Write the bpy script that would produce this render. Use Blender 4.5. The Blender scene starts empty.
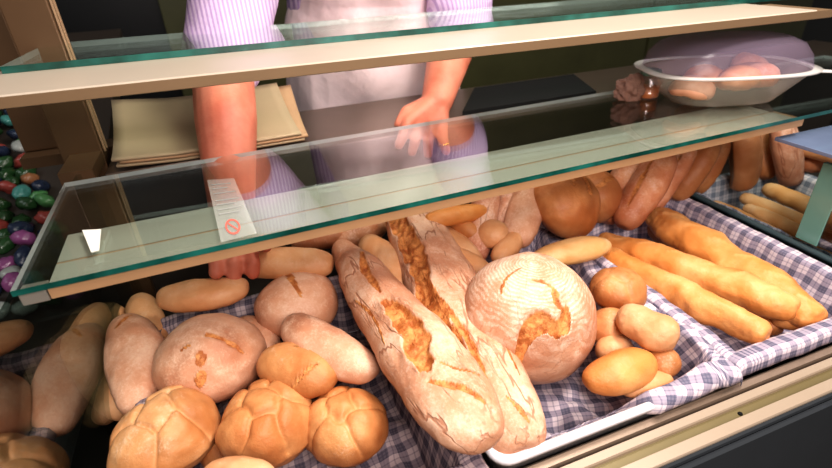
import bpy, bmesh, math, random
from math import pi, sin, cos, radians, sqrt, atan2
from mathutils import Vector, Matrix, noise, Euler
random.seed(7)
C = bpy.context.scene.collection
sc = bpy.context.scene

# ------------------------------------------------------------------ survey
YAW, PIT, ROL, F = radians(19.572), radians(29.668), radians(-2.696), 501.03
fw = Vector((sin(YAW)*cos(PIT), cos(YAW)*cos(PIT), -sin(PIT)))
r0 = Vector((cos(YAW), -sin(YAW), 0)); u0 = r0.cross(fw)
rt = r0*cos(ROL)+u0*sin(ROL); up = -r0*sin(ROL)+u0*cos(ROL)
def ray(px, py): return fw + rt*((px-416)/F) - up*((py-234)/F)
def at(px, py, z): d = ray(px, py); return d*(z/d.z)
def atY(px, py, y): d = ray(px, py); return d*(y/d.y)
def depth(p): return p.dot(fw)
FLOOR = -1.32

# ------------------------------------------------------------------ objects
def link(o, parent=None):
    C.objects.link(o)
    if parent: o.parent = parent
    return o
def tag(o, label=None, cat=None, group=None, kind=None):
    if label: o['label'] = label
    if cat: o['category'] = cat
    if group: o['group'] = group
    if kind: o['kind'] = kind
    return o
def empty(name, loc, label, cat, group=None, rz=0):
    o = bpy.data.objects.new(name, None); C.objects.link(o); o.location = loc
    o.rotation_euler = (0, 0, rz); o.empty_display_size = .02
    return tag(o, label, cat, group)
def mk(name, bm, mats, parent=None, smooth=False, world=True):
    me = bpy.data.meshes.new(name)
    bmesh.ops.recalc_face_normals(bm, faces=bm.faces[:])
    bm.to_mesh(me); bm.free()
    for m in (mats if isinstance(mats, (list, tuple)) else [mats]): me.materials.append(m)
    if smooth:
        me.polygons.foreach_set('use_smooth', [True]*len(me.polygons))
    o = bpy.data.objects.new(name, me); link(o, parent)
    if parent is not None and world:      # geometry given in world space
        M = Matrix.Translation(parent.location) @ parent.rotation_euler.to_matrix().to_4x4()
        me.transform(M.inverted())
    return o
def box(bm, a, b, mi=0, bev=0):
    ret = bmesh.ops.create_cube(bm, size=1)
    vs = ret['verts']
    for v in vs:
        v.co = Vector(((a[i]+b[i])/2+v.co[i]*(b[i]-a[i]) for i in range(3)))
    fs = set(f for v in vs for f in v.link_faces)
    for f in fs: f.material_index = mi
    if bev:
        es = set(e for v in vs for e in v.link_edges)
        bmesh.ops.bevel(bm, geom=list(es), offset=bev, segments=2, affect='EDGES', profile=.6)
    return vs
def prism_x(bm, prof, x0, x1, mi=0):
    """profile of (y,z) points extruded along x"""
    A = [bm.verts.new((x0, y, z)) for y, z in prof]; B = [bm.verts.new((x1, y, z)) for y, z in prof]
    n = len(prof); fs = [bm.faces.new(A), bm.faces.new(B)]
    for i in range(n): fs.append(bm.faces.new((A[i], A[(i+1) % n], B[(i+1) % n], B[i])))
    for f in fs: f.material_index = mi
def beam(bm, p, q, w, h, mi=0, upv=Vector((0, 0, 1))):
    p = Vector(p); q = Vector(q); d = (q-p); L = d.length; d.normalize()
    s = d.cross(upv)
    if s.length < .01: s = Vector((1, 0, 0))
    s.normalize(); t = s.cross(d)
    vs = []
    for e in (p, q):
        for a, b in ((-1, -1), (1, -1), (1, 1), (-1, 1)):
            vs.append(bm.verts.new(e+s*a*w/2+t*b*h/2))
    for idx in ((0, 1, 2, 3), (4, 5, 6, 7), (0, 1, 5, 4), (1, 2, 6, 5), (2, 3, 7, 6), (3, 0, 4, 7)):
        bm.faces.new([vs[i] for i in idx]).material_index = mi
def capsule(bm, p, q, r1, r2, seg=20, rings=5, flat=None):
    """tapered round-ended limb; flat=(axis vector, factor) squashes the section"""
    p = Vector(p); q = Vector(q); d = q-p; L = d.length
    if L < 1e-6: d = Vector((0, 0, 1))
    else: d = d/L
    s = d.orthogonal().normalized(); t = d.cross(s)
    prof = []
    for i in range(rings+1):
        a = -pi/2+pi/2*i/rings; prof.append((r1*sin(a), r1*cos(a)))
    for i in range(rings+1):
        a = pi/2*i/rings; prof.append((L+r2*sin(a), r2*cos(a)))
    loops = []
    for h, r in prof:
        r = max(r, 1e-5); lp = []
        for k in range(seg):
            o = s*cos(2*pi*k/seg)*r+t*sin(2*pi*k/seg)*r
            if flat:
                ax = flat[0].normalized(); o = o-ax*o.dot(ax)*(1-flat[1])
            lp.append(bm.verts.new(p+d*h+o))
        loops.append(lp)
    for a, b in zip(loops, loops[1:]):
        for k in range(seg): bm.faces.new((a[k], a[(k+1) % seg], b[(k+1) % seg], b[k]))
    bm.faces.new(loops[0]); bm.faces.new(loops[-1])
def ellipsoid(bm, c, r, rot=None, seg=24, rings=14):
    ret = bmesh.ops.create_uvsphere(bm, u_segments=seg, v_segments=rings, radius=1)
    for v in ret['verts']:
        w = Vector((v.co.x*r[0], v.co.y*r[1], v.co.z*r[2]))
        if rot: w.rotate(rot)
        v.co = Vector(c)+w
def remesh(bm, voxel, smooth=4):
    me = bpy.data.meshes.new('tmp'); bmesh.ops.recalc_face_normals(bm, faces=bm.faces[:]); bm.to_mesh(me); bm.free()
    o = bpy.data.objects.new('tmp', me); C.objects.link(o)
    m = o.modifiers.new('r', 'REMESH'); m.mode = 'VOXEL'; m.voxel_size = voxel
    if smooth:
        s = o.modifiers.new('s', 'SMOOTH'); s.factor = .5; s.iterations = smooth
    dg = bpy.context.evaluated_depsgraph_get()
    out = bpy.data.meshes.new_from_object(o.evaluated_get(dg))
    bpy.data.objects.remove(o); 
    b2 = bmesh.new(); b2.from_mesh(out); bpy.data.meshes.remove(out); bpy.data.meshes.remove(me)
    return b2

# ------------------------------------------------------------------ materials
class NT:
    def __init__(s, name):
        s.m = bpy.data.materials.new(name); s.m.use_nodes = True; s.t = s.m.node_tree; s.t.nodes.clear()
        s.out = s.n('ShaderNodeOutputMaterial')
    def n(s, typ, **kw):
        nd = s.t.nodes.new(typ)
        for k, v in kw.items():
            if k.startswith('i_'):
                key = k[2:]; key = int(key) if key.isdigit() else key.replace('_', ' ')
                nd.inputs[key].default_value = v
            else: setattr(nd, k, v)
        return nd
    def l(s, a, b): s.t.links.new(a, b)
    def math(s, op, a, b=None, c=None, clamp=False):
        nd = s.n('ShaderNodeMath', operation=op); nd.use_clamp = clamp
        for i, v in enumerate((a, b, c)):
            if v is None: continue
            if hasattr(v, 'is_linked'): s.l(v, nd.inputs[i])
            else: nd.inputs[i].default_value = v
        return nd.outputs[0]
    def mix(s, f, a, b):
        nd = s.n('ShaderNodeMix', data_type='RGBA')
        for i, v in ((0, f), (6, a), (7, b)):
            if hasattr(v, 'is_linked'): s.l(v, nd.inputs[i])
            else: nd.inputs[i].default_value = v if i == 0 else (tuple(v)+(1,))[:4]
        return nd.outputs[2]
    def ss(s, v, a, b):
        nd = s.n('ShaderNodeMapRange', interpolation_type='SMOOTHSTEP'); s.l(v, nd.inputs[0])
        nd.inputs[1].default_value = a; nd.inputs[2].default_value = b; return nd.outputs[0]
    def noise(s, vec, scale, detail=4, rough=.6, dist=0):
        nd = s.n('ShaderNodeTexNoise'); nd.inputs['Scale'].default_value = scale
        nd.inputs['Detail'].default_value = detail; nd.inputs['Roughness'].default_value = rough
        nd.inputs['Distortion'].default_value = dist
        if vec: s.l(vec, nd.inputs['Vector'])
        return nd.outputs['Fac']
    def bsdf(s, color, rough=.5, metal=0, spec=.5, bump=None, bs=.3, bd=.002, sub=0, coat=0):
        b = s.n('ShaderNodeBsdfPrincipled')
        if hasattr(color, 'is_linked'): s.l(color, b.inputs['Base Color'])
        else: b.inputs['Base Color'].default_value = (tuple(color)+(1,))[:4]
        if hasattr(rough, 'is_linked'): s.l(rough, b.inputs['Roughness'])
        else: b.inputs['Roughness'].default_value = rough
        b.inputs['Metallic'].default_value = metal; b.inputs['Specular IOR Level'].default_value = spec
        b.inputs['Coat Weight'].default_value = coat
        if sub:
            b.inputs['Subsurface Weight'].default_value = sub; b.inputs['Subsurface Radius'].default_value = (.012, .005, .003)
            b.inputs['Subsurface Scale'].default_value = 1
        if bump is not None:
            bn = s.n('ShaderNodeBump'); bn.inputs['Strength'].default_value = bs; bn.inputs['Distance'].default_value = bd
            s.l(bump, bn.inputs['Height']); s.l(bn.outputs[0], b.inputs['Normal'])
        return b
    def done(s, b): s.l(b.outputs[0], s.out.inputs[0]); return s.m

def plain(name, col, rough=.5, metal=0, var=.12, scale=30, spec=.5, bs=.1, bd=.001, coat=0):
    t = NT(name); tc = t.n('ShaderNodeTexCoord').outputs['Object']
    n = t.noise(tc, scale)
    c = t.mix(n, [x*(1-var) for x in col], [min(1, x*(1+var)) for x in col])
    return t.done(t.bsdf(c, rough, metal, spec, bump=n, bs=bs, bd=bd, coat=coat))

def bread_mat(name, dark, mid, light, flour=(.82, .60, .44), amt=.4, cutc=((.40, .12, .03), (.74, .33, .11)), cracks=0.0, swirl=False, seed=0):
    t = NT(name); tcn = t.n('ShaderNodeTexCoord'); mp = t.n('ShaderNodeMapping')
    mp.inputs['Location'].default_value = (seed*1.7, seed*.9, seed*.3)
    oi = t.n('ShaderNodeObjectInfo'); 
    va = t.n('ShaderNodeVectorMath', operation='SCALE'); t.l(oi.outputs['Random'], va.inputs['Scale']); va.inputs[0].default_value = (5, 3, 7)
    vb = t.n('ShaderNodeVectorMath', operation='ADD'); t.l(tcn.outputs['Object'], vb.inputs[0]); t.l(va.outputs[0], vb.inputs[1])
    t.l(vb.outputs[0], mp.inputs[0]); v = mp.outputs[0]
    n1 = t.noise(v, 16, 5, .6, .4); n2 = t.noise(v, 60, 6, .7); n3 = t.noise(v, 320, 3, .7); n4 = t.noise(v, 9, 3, .5)
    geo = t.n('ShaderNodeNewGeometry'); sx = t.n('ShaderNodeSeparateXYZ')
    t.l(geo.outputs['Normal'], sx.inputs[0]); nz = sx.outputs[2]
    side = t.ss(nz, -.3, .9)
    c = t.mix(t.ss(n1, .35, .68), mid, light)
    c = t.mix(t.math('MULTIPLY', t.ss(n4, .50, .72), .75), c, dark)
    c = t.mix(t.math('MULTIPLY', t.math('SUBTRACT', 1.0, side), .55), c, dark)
    hollow = t.n('ShaderNodeAttribute'); hollow.attribute_name = 'crease'
    c = t.mix(t.math('MULTIPLY', hollow.outputs['Fac'], .35), c, light)
    # flour dusting: broad patches broken up by grain
    fm = t.math('ADD', t.math('MULTIPLY', n2, .50), t.math('MULTIPLY', n1, .50))
    fm = t.math('ADD', fm, t.math('MULTIPLY', t.math('SUBTRACT', n3, .5), .45))
    fm = t.ss(fm, .62-amt*.36, .86-amt*.26)
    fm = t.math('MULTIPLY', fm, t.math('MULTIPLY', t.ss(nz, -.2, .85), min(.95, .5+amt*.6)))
    att = t.n('ShaderNodeAttribute'); att.attribute_name = 'cut'; cut = att.outputs['Fac']
    if swirl:
        sw = t.n('ShaderNodeTexWave', wave_type='RINGS', rings_direction='Z'); t.l(tcn.outputs['Object'], sw.inputs[0])
        sw.inputs['Scale'].default_value = 75; sw.inputs['Distortion'].default_value = 11; sw.inputs['Detail'].default_value = 3; sw.inputs['Detail Scale'].default_value = .35
        line = t.ss(sw.outputs['Fac'], .25, .75)
        fm = t.math('MULTIPLY', t.math('ADD', fm, .12), t.math('SUBTRACT', 1.0, t.math('MULTIPLY', line, .62)), clamp=True)
    h = t.math('ADD', t.math('MULTIPLY', n2, .5), t.math('MULTIPLY', n3, .25))
    c = t.mix(fm, c, flour)
    if cracks:
        dv = t.n('ShaderNodeMapping'); t.l(v, dv.inputs[0]); dv.inputs['Scale'].default_value = (.25, 1.2, 1.2)
        rn = t.noise(dv.outputs[0], 30, 3, .5, .15)
        ck = t.math('SUBTRACT', 1.0, t.ss(t.math('ABSOLUTE', t.math('SUBTRACT', rn, .5)), .004, .022))
        rn2 = t.noise(dv.outputs[0], 85, 2, .5, .3)
        ck2 = t.math('SUBTRACT', 1.0, t.ss(t.math('ABSOLUTE', t.math('SUBTRACT', rn2, .5)), .0, .03))
        ck = t.math('MAXIMUM', t.math('MULTIPLY', ck, t.ss(n1, .40, .55)), t.math('MULTIPLY', ck2, t.math('MULTIPLY', t.ss(n4, .46, .6), .7)))
        c = t.mix(t.math('MULTIPLY', ck, cracks), c, (mid[0]*.62, mid[1]*.5, mid[2]*.45))
        h = t.math('SUBTRACT', h, t.math('MULTIPLY', ck, .5*cracks))
    cc = t.mix(t.ss(n2, .38, .62), cutc[0], cutc[1])
    c = t.mix(t.ss(cut, .25, .75), c, cc)
    h = t.math('ADD', h, t.math('MULTIPLY', t.math('MULTIPLY', cut, n2), 1.2))
    r = t.math('ADD', t.math('MULTIPLY', fm, .35), .42)
    return t.done(t.bsdf(c, r, 0, .35, bump=h, bs=.7, bd=.003))

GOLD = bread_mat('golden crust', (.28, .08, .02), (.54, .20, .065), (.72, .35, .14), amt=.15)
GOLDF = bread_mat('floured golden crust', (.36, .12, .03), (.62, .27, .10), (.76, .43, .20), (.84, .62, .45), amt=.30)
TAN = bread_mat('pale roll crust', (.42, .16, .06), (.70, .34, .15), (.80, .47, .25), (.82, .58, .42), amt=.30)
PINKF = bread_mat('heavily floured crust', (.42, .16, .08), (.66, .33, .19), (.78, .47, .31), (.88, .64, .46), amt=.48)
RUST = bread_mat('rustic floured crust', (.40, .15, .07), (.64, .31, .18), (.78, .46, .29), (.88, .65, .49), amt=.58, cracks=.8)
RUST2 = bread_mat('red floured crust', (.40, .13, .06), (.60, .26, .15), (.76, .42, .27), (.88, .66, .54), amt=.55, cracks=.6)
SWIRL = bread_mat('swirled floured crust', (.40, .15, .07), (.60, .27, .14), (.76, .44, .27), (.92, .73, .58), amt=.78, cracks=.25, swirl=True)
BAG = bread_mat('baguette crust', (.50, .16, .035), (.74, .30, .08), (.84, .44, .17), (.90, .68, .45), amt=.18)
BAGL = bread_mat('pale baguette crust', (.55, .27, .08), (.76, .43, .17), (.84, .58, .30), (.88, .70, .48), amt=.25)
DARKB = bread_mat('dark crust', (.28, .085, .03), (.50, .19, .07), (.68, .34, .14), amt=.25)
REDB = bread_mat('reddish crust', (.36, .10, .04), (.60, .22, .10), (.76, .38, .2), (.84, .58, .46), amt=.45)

CREAM = plain('cream painted metal', (.50, .43, .34), .38, 0, .05, 12, bs=.03)
WOOD = plain('tan rail edge', (.40, .24, .125), .45, 0, .12, 25)
GREENC = plain('grey green bar', (.40, .40, .34), .4, 0, .05, 12, bs=.03)
BROWN = plain('bronze rail face', (.26, .17, .095), .42, .2, .10, 12)
ALU = plain('champagne metal', (.38, .29, .22), .32, .55, .06, 20)
ALUL = plain('pale rail top', (.44, .35, .26), .35, .2, .05, 20)
OLIVE = plain('olive groove', (.20, .16, .075), .4, .3, .1, 20)
BLACK = plain('black gasket', (.008, .008, .008), .8, spec=.2)
WHITEP = plain('white plastic', (.80, .80, .84), .28, 0, .03, 20, bs=.02)
TEALP = plain('dark teal plastic', (.07, .11, .12), .45, 0, .1)
STEEL = plain('brushed worktop', (.20, .15, .12), .30, .75, .15, 14)
PAPER = plain('tan paper', (.40, .30, .185), .75, 0, .06, 20)
PAPERE = plain('paper edges', (.44, .27, .15), .8)
CARD = plain('white card', (.80, .80, .72), .6, 0, .03)
INK = plain('grey ink', (.36, .37, .34), .7)
REDI = plain('red ink', (.75, .16, .12), .6)
DARK = plain('dark inner panel', (.045, .035, .028), .5)
GRNW = plain('dark olive panel', (.085, .085, .034), .45, 0, .3, 6)
BLKW = plain('black cupboard', (.010, .011, .012), .4)
FLOORM = plain('dark floor', (.05, .045, .04), .6)
FRAME = plain('bronze frame', (.14, .08, .04), .42, .35, .1, 10)
FRAMEL = plain('pale frame edge', (.45, .30, .18), .4, .3, .05)
SLATE = plain('lower front glass panel', (.035, .04, .045), .08, 0, .3, 5, coat=.6)

def glass_mat(name, tint, boost=.0, rough=0.0, ior=1.5, refl=(1, 1, 1)):
    t = NT(name); tr = t.n('ShaderNodeBsdfTransparent'); tr.inputs[0].default_value = tint+(1,)
    gl = t.n('ShaderNodeBsdfGlossy'); gl.inputs['Roughness'].default_value = rough; gl.inputs['Color'].default_value = refl+(1,)
    ge = t.n('ShaderNodeNewGeometry'); fr = t.n('ShaderNodeFresnel')
    t.l(t.math('MULTIPLY_ADD', ge.outputs['Backfacing'], 1/ior-ior, ior), fr.inputs[0])
    f = t.math('ADD', fr.outputs[0], boost, clamp=True)
    mx = t.n('ShaderNodeMixShader'); t.l(f, mx.inputs[0]); t.l(tr.outputs[0], mx.inputs[1]); t.l(gl.outputs[0], mx.inputs[2])
    return t.done(mx)
GLASS = glass_mat('shelf glass', (.93, .96, .94), .06)
GLASSU = glass_mat('upper shelf glass', (.84, .93, .88), .06)
SGLASS = glass_mat('side glass', (.62, .70, .66), .16)
PGLASS = glass_mat('partition glass', (.35, .36, .34), .18)
BGLASS = plain('bluish glass', (.17, .22, .33), .12, 0, .25, 14, coat=.5)
CLEAR = glass_mat('clear plastic', (.93, .88, .93), .10, .08)
def edge_mat():
    t = NT('teal glass edge'); tc = t.n('ShaderNodeTexCoord').outputs['Object']
    n = t.noise(tc, 9, 4, .6)
    c = t.mix(t.ss(n, .35, .7), (.004, .045, .035), (.02, .17, .14))
    return t.done(t.bsdf(c, .12, 0, .7))
EDGE = edge_mat()
PEDGE = plain('green glass edge', (.20, .42, .36), .15, 0, .2, 12)
REDGE = plain('pale glass edge', (.42, .46, .46), .1, 0, .2, 12, coat=.5)  # highlight along the shelf's back edge painted in as pale grey

def cloth_mat(name, white, mid, dk, per=.024):
    t = NT(name); uv = t.n('ShaderNodeTexCoord').outputs['UV']; sp = t.n('ShaderNodeSeparateXYZ'); t.l(uv, sp.inputs[0])
    def stripes(o):
        f = t.math('FRACT', t.math('DIVIDE', o, per))
        a = t.math('LESS_THAN', f, .46)
        g = t.math('FRACT', t.math('DIVIDE', o, per/6))
        b = t.math('LESS_THAN', g, .4)
        wide = t.math('MULTIPLY', a, t.math('ADD', .80, t.math('MULTIPLY', b, .2)))
        thin = t.math('MULTIPLY', t.math('COMPARE', f, .73, .035), .55)
        return t.math('MAXIMUM', wide, thin)
    a, b = stripes(sp.outputs[0]), stripes(sp.outputs[1])
    s = t.math('MULTIPLY', t.math('ADD', a, b), .5)
    c = t.mix(t.ss(s, 0, .5), white, mid); c = t.mix(t.ss(s, .5, 1), c, dk)
    n = t.noise(uv, 900, 2)
    b = t.bsdf(c, .85, 0, .2, bump=n, bs=.25, bd=.0008)
    return t.done(b)
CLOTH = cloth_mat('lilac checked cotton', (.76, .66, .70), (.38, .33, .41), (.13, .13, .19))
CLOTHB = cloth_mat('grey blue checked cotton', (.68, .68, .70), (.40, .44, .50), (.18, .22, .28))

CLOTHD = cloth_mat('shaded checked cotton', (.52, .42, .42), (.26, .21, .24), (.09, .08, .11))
def skin_mat():
    t = NT('skin'); tc = t.n('ShaderNodeTexCoord').outputs['Object']
    n = t.noise(tc, 14, 4, .6); n2 = t.noise(tc, 220, 3)
    c = t.mix(t.ss(n, .3, .7), (.46, .12, .07), (.60, .21, .135))
    return t.done(t.bsdf(c, .5, 0, .4, bump=n2, bs=.25, bd=.001, sub=.08))
SKIN = skin_mat()
def shirt_mat():
    t = NT('striped lilac shirt'); tc = t.n('ShaderNodeTexCoord').outputs['Object']; sp = t.n('ShaderNodeSeparateXYZ'); t.l(tc, sp.inputs[0])
    s = t.ss(t.math('SINE', t.math('MULTIPLY', sp.outputs[0], 950.)), -.3, .5)
    c = t.mix(s, (.62, .48, .66), (.42, .29, .50)); n = t.noise(tc, 12)
    return t.done(t.bsdf(c, .85, 0, .2, bump=n, bs=.6, bd=.015))
SHIRT = shirt_mat()
APRON = plain('white apron cotton', (.84, .66, .67), .85, 0, .1, 9, bs=.6, bd=.012)
TROU = plain('dark trousers', (.03, .03, .04), .9)
HAIR = plain('dark brown hair', (.05, .03, .02), .6)
EYEW = plain('eye white', (.8, .8, .78), .2); IRIS = plain('brown iris', (.06, .03, .015), .2)
LIPS = plain('lips', (.45, .12, .1), .5); GOLDM = plain('gold', (.9, .6, .2), .2, 1)

# ------------------------------------------------------------------ setting
bm = bmesh.new(); box(bm, (-3, -2.2, FLOOR-.05), (4.5, 2.45, FLOOR)); mk('floor', bm, FLOORM)['kind'] = 'structure'
bm = bmesh.new(); box(bm, (-3, 2.4, FLOOR), (4.5, 2.5, 1.4)); mk('wall_back', bm, BLKW)['kind'] = 'structure'
for i, (x0, x1) in enumerate(((-1.0, -.62), (-.18, .10), (.14, 1.10), (1.115, 2.3), (2.315, 3.6))):
    bm = bmesh.new(); box(bm, (x0, 2.375, FLOOR), (x1, 2.4, 1.2 if i > 1 else .9), bev=.003)
    mk('trim_%d' % (i+1), bm, GRNW)['kind'] = 'structure'

# ------------------------------------------------------------------ display case
case = empty('display_case', (.3, .5, FLOOR), 'bakery display case with bronze end frame, champagne front rails and glass side', 'display case')
XL, XR = -.222, .835
DECK = -.545
bm = bmesh.new(); box(bm, (-.22, .215, DECK-.02), (1.6, .90, DECK)); mk('deck', bm, DARK, case)
bm = bmesh.new(); box(bm, (-.22, .90, FLOOR), (1.6, .915, -.292)); mk('back_panel', bm, DARK, case)
bm = bmesh.new(); box(bm, (-.22, .23, FLOOR), (1.6, .25, DECK-.02)); box(bm, (-.22, .25, FLOOR), (-.20, .90, DECK-.02)); mk('plinth', bm, DARK, case)
# front rails: stepped extrusions running along the case
zr = -.470
bm = bmesh.new()
prism_x(bm, [(.278, DECK), (.278, zr-.004), (.274, zr), (.266, zr), (.2655, zr-.003), (.2655, DECK)], -.22, 1.6, 0)
prism_x(bm, [(.2655, DECK), (.2655, zr-.012), (.2615, zr-.012), (.2615, DECK)], -.22, 1.6, 3)
prism_x(bm, [(.2615, DECK), (.2615, zr-.001), (.2525, zr-.001), (.2515, zr-.003), (.2515, DECK)], -.22, 1.6, 1)
prism_x(bm, [(.2515, DECK), (.2515, zr-.007), (.2495, zr-.008), (.2385, zr-.008), (.2385, DECK)], -.22, 1.6, 2)
prism_x(bm, [(.2385, DECK), (.2385, zr-.002), (.2265, zr-.002), (.2255, zr-.004), (.2255, DECK)], -.22, 1.6, 1)
prism_x(bm, [(.2255, DECK), (.2255, zr-.006), (.222, zr-.006), (.222, DECK)], -.22, 1.6, 4)
mk('front_rail', bm, [ALU, ALUL, OLIVE, BLACK, SLATE], case)
for x in (.47, .86):
    bm = bmesh.new(); bmesh.ops.create_cone(bm, cap_ends=True, segments=16, radius1=.0028, radius2=.0022, depth=.0015, matrix=Matrix.Translation((x, .2445, zr-.0072)))
    mk('screw', bm, BLACK, case)
bm = bmesh.new()
prism_x(bm, [(.2215, zr-.012), (.2155, zr-.012), (.085, FLOOR+.1), (.095, FLOOR+.1)], -.22, 1.6)
mk('front_panel', bm, SLATE, case)
# side glass and end frame
bm = bmesh.new(); box(bm, (XL-.006, .225, DECK), (XL, .90, -.262)); mk('side_glass', bm, SGLASS, case)
xf = -.245
A = at(98, 152, -.262); A.x = -.212
bm = bmesh.new(); beam(bm, (XL-.006, .80, -.266), (XL-.006, .93, -.266), .044, .018); beam(bm, (-.345, .99, -.285), (-.20, .99, -.285), .05, .018); mk('end_sill', bm, FRAME, case)
bm = bmesh.new(); box(bm, (-.262, .885, FLOOR), (-.205, .93, .9), bev=.002); mk('inner_post', bm, FRAME, case)
bm = bmesh.new(); box(bm, (-.203, .889, -.26), (-.2005, .893, .9)); box(bm, (-.203, .905, -.26), (-.2005, .909, .9)); mk('post_bead', bm, FRAMEL, case)
bm = bmesh.new(); box(bm, (-.345, 1.0, -.275), (-.295, 1.05, .9), bev=.002); mk('outer_post', bm, FRAME, case)

# shelves -----------------------------------------------------------
def shelf(label, x0, x1, y0, y1, z, bars, gm, rails, t=.008, skew=0):
    r = empty('glass_shelf', (x0, y0, z), label, 'shelf', 'glass shelves of the case', rz=skew)
    def T(bm):
        M = Matrix.Translation((x0, y0, 0)) @ Matrix.Rotation(skew, 4, 'Z') @ Matrix.Translation((-x0, -y0, 0))
        bmesh.ops.transform(bm, matrix=M, verts=bm.verts[:]); return bm
    bm = bmesh.new(); box(bm, (x0, y0, z-t), (x1, y1, z))
    for f in bm.faces: f.material_index = 0 if abs(f.normal.z) > .5 else 1
    bm.faces.ensure_lookup_table()
    for f in bm.faces:
        n = f.calc_center_median(); f.material_index = 0 if (abs(n.z-z) < 1e-5 or abs(n.z-(z-t)) < 1e-5) else (1 if n.y < y0+.001 else 2)
    mk('glass_pane', T(bm), [gm, EDGE, REDGE], r)
    for nm, prof, xa, xb, ms in rails:
        bm = bmesh.new(); prism_x(bm, prof, xa, xb)
        o = mk(nm, T(bm), ms, r)
    return r
zl = -.25
low = shelf('lower glass shelf with teal front edge over a tan rail', XL+.004, 1.30, .470, .738, zl, None, GLASS, [
    ('front_rail', [(.472, zl-.0065), (.472, zl-.018), (.52, zl-.018), (.52, zl-.0065)], XL+.03, XR, WOOD),
    ('rail_cap', [(.473, zl-.0062), (.517, zl-.0062), (.517, zl-.0066), (.473, zl-.0066)], XL+.03, XR-.01, GREENC),
    ('rear_bar', [(.521, zl-.0062), (.582, zl-.0062), (.582, zl-.014), (.521, zl-.014)], XL+.03, XR-.01, GREENC)], t=.006, skew=radians(1.9))
zu = -.10
upp = shelf('upper glass shelf standing behind a wide cream and bronze rail', XL-.02, 1.9, .738, .925, zu, None, GLASSU, [
    ('front_rail', [(.608, zu-.010), (.608, zu-.021), (.62, zu-.024), (.72, zu-.024), (.72, zu-.010)], XL-.03, XR+.085, BROWN),
    ('rail_cap', [(.609, zu-.0100), (.611, zu-.0085), (.760, zu-.0085), (.760, zu-.0100)], XL-.03, XR+.05, CREAM)], skew=radians(-2))
bm = bmesh.new(); p = at(15, 292, zl-.012)
box(bm, (XL+.006, .474, zl-.020), (XL+.028, .49, zl-.0065), bev=.001); mk('end_clip', bm, plain('grey clip', (.30, .28, .24), .4, .3), low)

# printed notice and price card lying on the lower shelf's rail
def quad_obj(name, pts, z, th, mats, label, cat, deco=None, parts=()):
    P = [at(x, y, z) for x, y in pts]
    bm = bmesh.new(); t0 = [bm.verts.new(p) for p in P]; b0 = [bm.verts.new(p-Vector((0, 0, th))) for p in P]
    bm.faces.new(t0); bm.faces.new(b0)
    for i in range(4): bm.faces.new((t0[i], t0[(i+1) % 4], b0[(i+1) % 4], b0[i]))
    c = sum(P, Vector())/4
    r = empty(name, c, label, cat)
    mk('sheet', bm, mats, r)
    return r, P
t = NT('sheer notice paper'); tr = t.n('ShaderNodeBsdfTransparent'); df = t.n('ShaderNodeBsdfDiffuse'); df.inputs[0].default_value = (.8, .82, .75, 1)
mx = t.n('ShaderNodeMixShader'); mx.inputs[0].default_value = .16; t.l(tr.outputs[0], mx.inputs[1]); t.l(df.outputs[0], mx.inputs[2]); SHEER = t.done(mx)
nt, P = quad_obj('paper_notice', [(207, 180), (234, 178), (257, 233), (221, 242)], zl+.0009, .0005, SHEER, 'small printed notice with a red prohibition sign on the lower glass shelf', 'notice')
def onq(u, v): a = P[0].lerp(P[1], u); b = P[3].lerp(P[2], u); return a.lerp(b, v)+Vector((0, 0, .0004))
bm = bmesh.new()
for v, u1 in ((.10, .8), (.18, .65), (.27, .85), (.40, .9), (.47, .7), (.55, .9), (.62, .75)):
    q = [bm.verts.new(onq(a, b)) for a, b in ((.12, v), (u1, v), (u1, v+.018), (.12, v+.018))]; bm.faces.new(q)
mk('printed_lines', bm, INK, nt)
bm = bmesh.new(); cx, cy, R1, R2 = .42, .84, .11, .085; N = 32
def oc(a, R): return onq(cx+R*1.9*cos(a), cy+R*sin(a))
vo = [bm.verts.new(oc(2*pi*k/N, R1)) for k in range(N)]; vi = [bm.verts.new(oc(2*pi*k/N, R2)) for k in range(N)]
for k in range(N): bm.faces.new((vo[k], vo[(k+1) % N], vi[(k+1) % N], vi[k]))
a = radians(225); b = radians(45)
bm.faces.new([bm.verts.new(oc(x, R2)) for x in (a-.12, a+.12, b-.12, b+.12)])
mk('prohibition_sign', bm, REDI, nt)
pc, _ = quad_obj('price_card', [(82, 230), (101, 229), (99, 250), (91, 252)], zl+.0009, .0006, CARD, 'blank white card corner at the left end of the lower shelf', 'card')

# partition glass at the right end and bluish glass plate of the next module
pt = empty('glass_partition', (.815, .45, -.45), 'upright glass partition with green edge between the two baguette trays', 'partition')
bm = bmesh.new(); Pa = at(823, 168, -.32)
box(bm, (.830, .275, -.440), (.836, .42, -.312)); mk('pane', bm, PGLASS, pt)
bm = bmesh.new(); box(bm, (.8285, .420, -.442), (.8375, .455, -.310), bev=.0012); mk('edge', bm, PEDGE, pt)
t1 = at(775, 137, -.285)
bm = bmesh.new(); box(bm, (t1.x, t1.y-.25, -.291), (t1.x+.5, t1.y, -.285), bev=.001)
tag(mk('glass_plate', bm, BGLASS), 'bluish glass plate beyond the right end of the lower shelf', 'glass plate')

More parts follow.
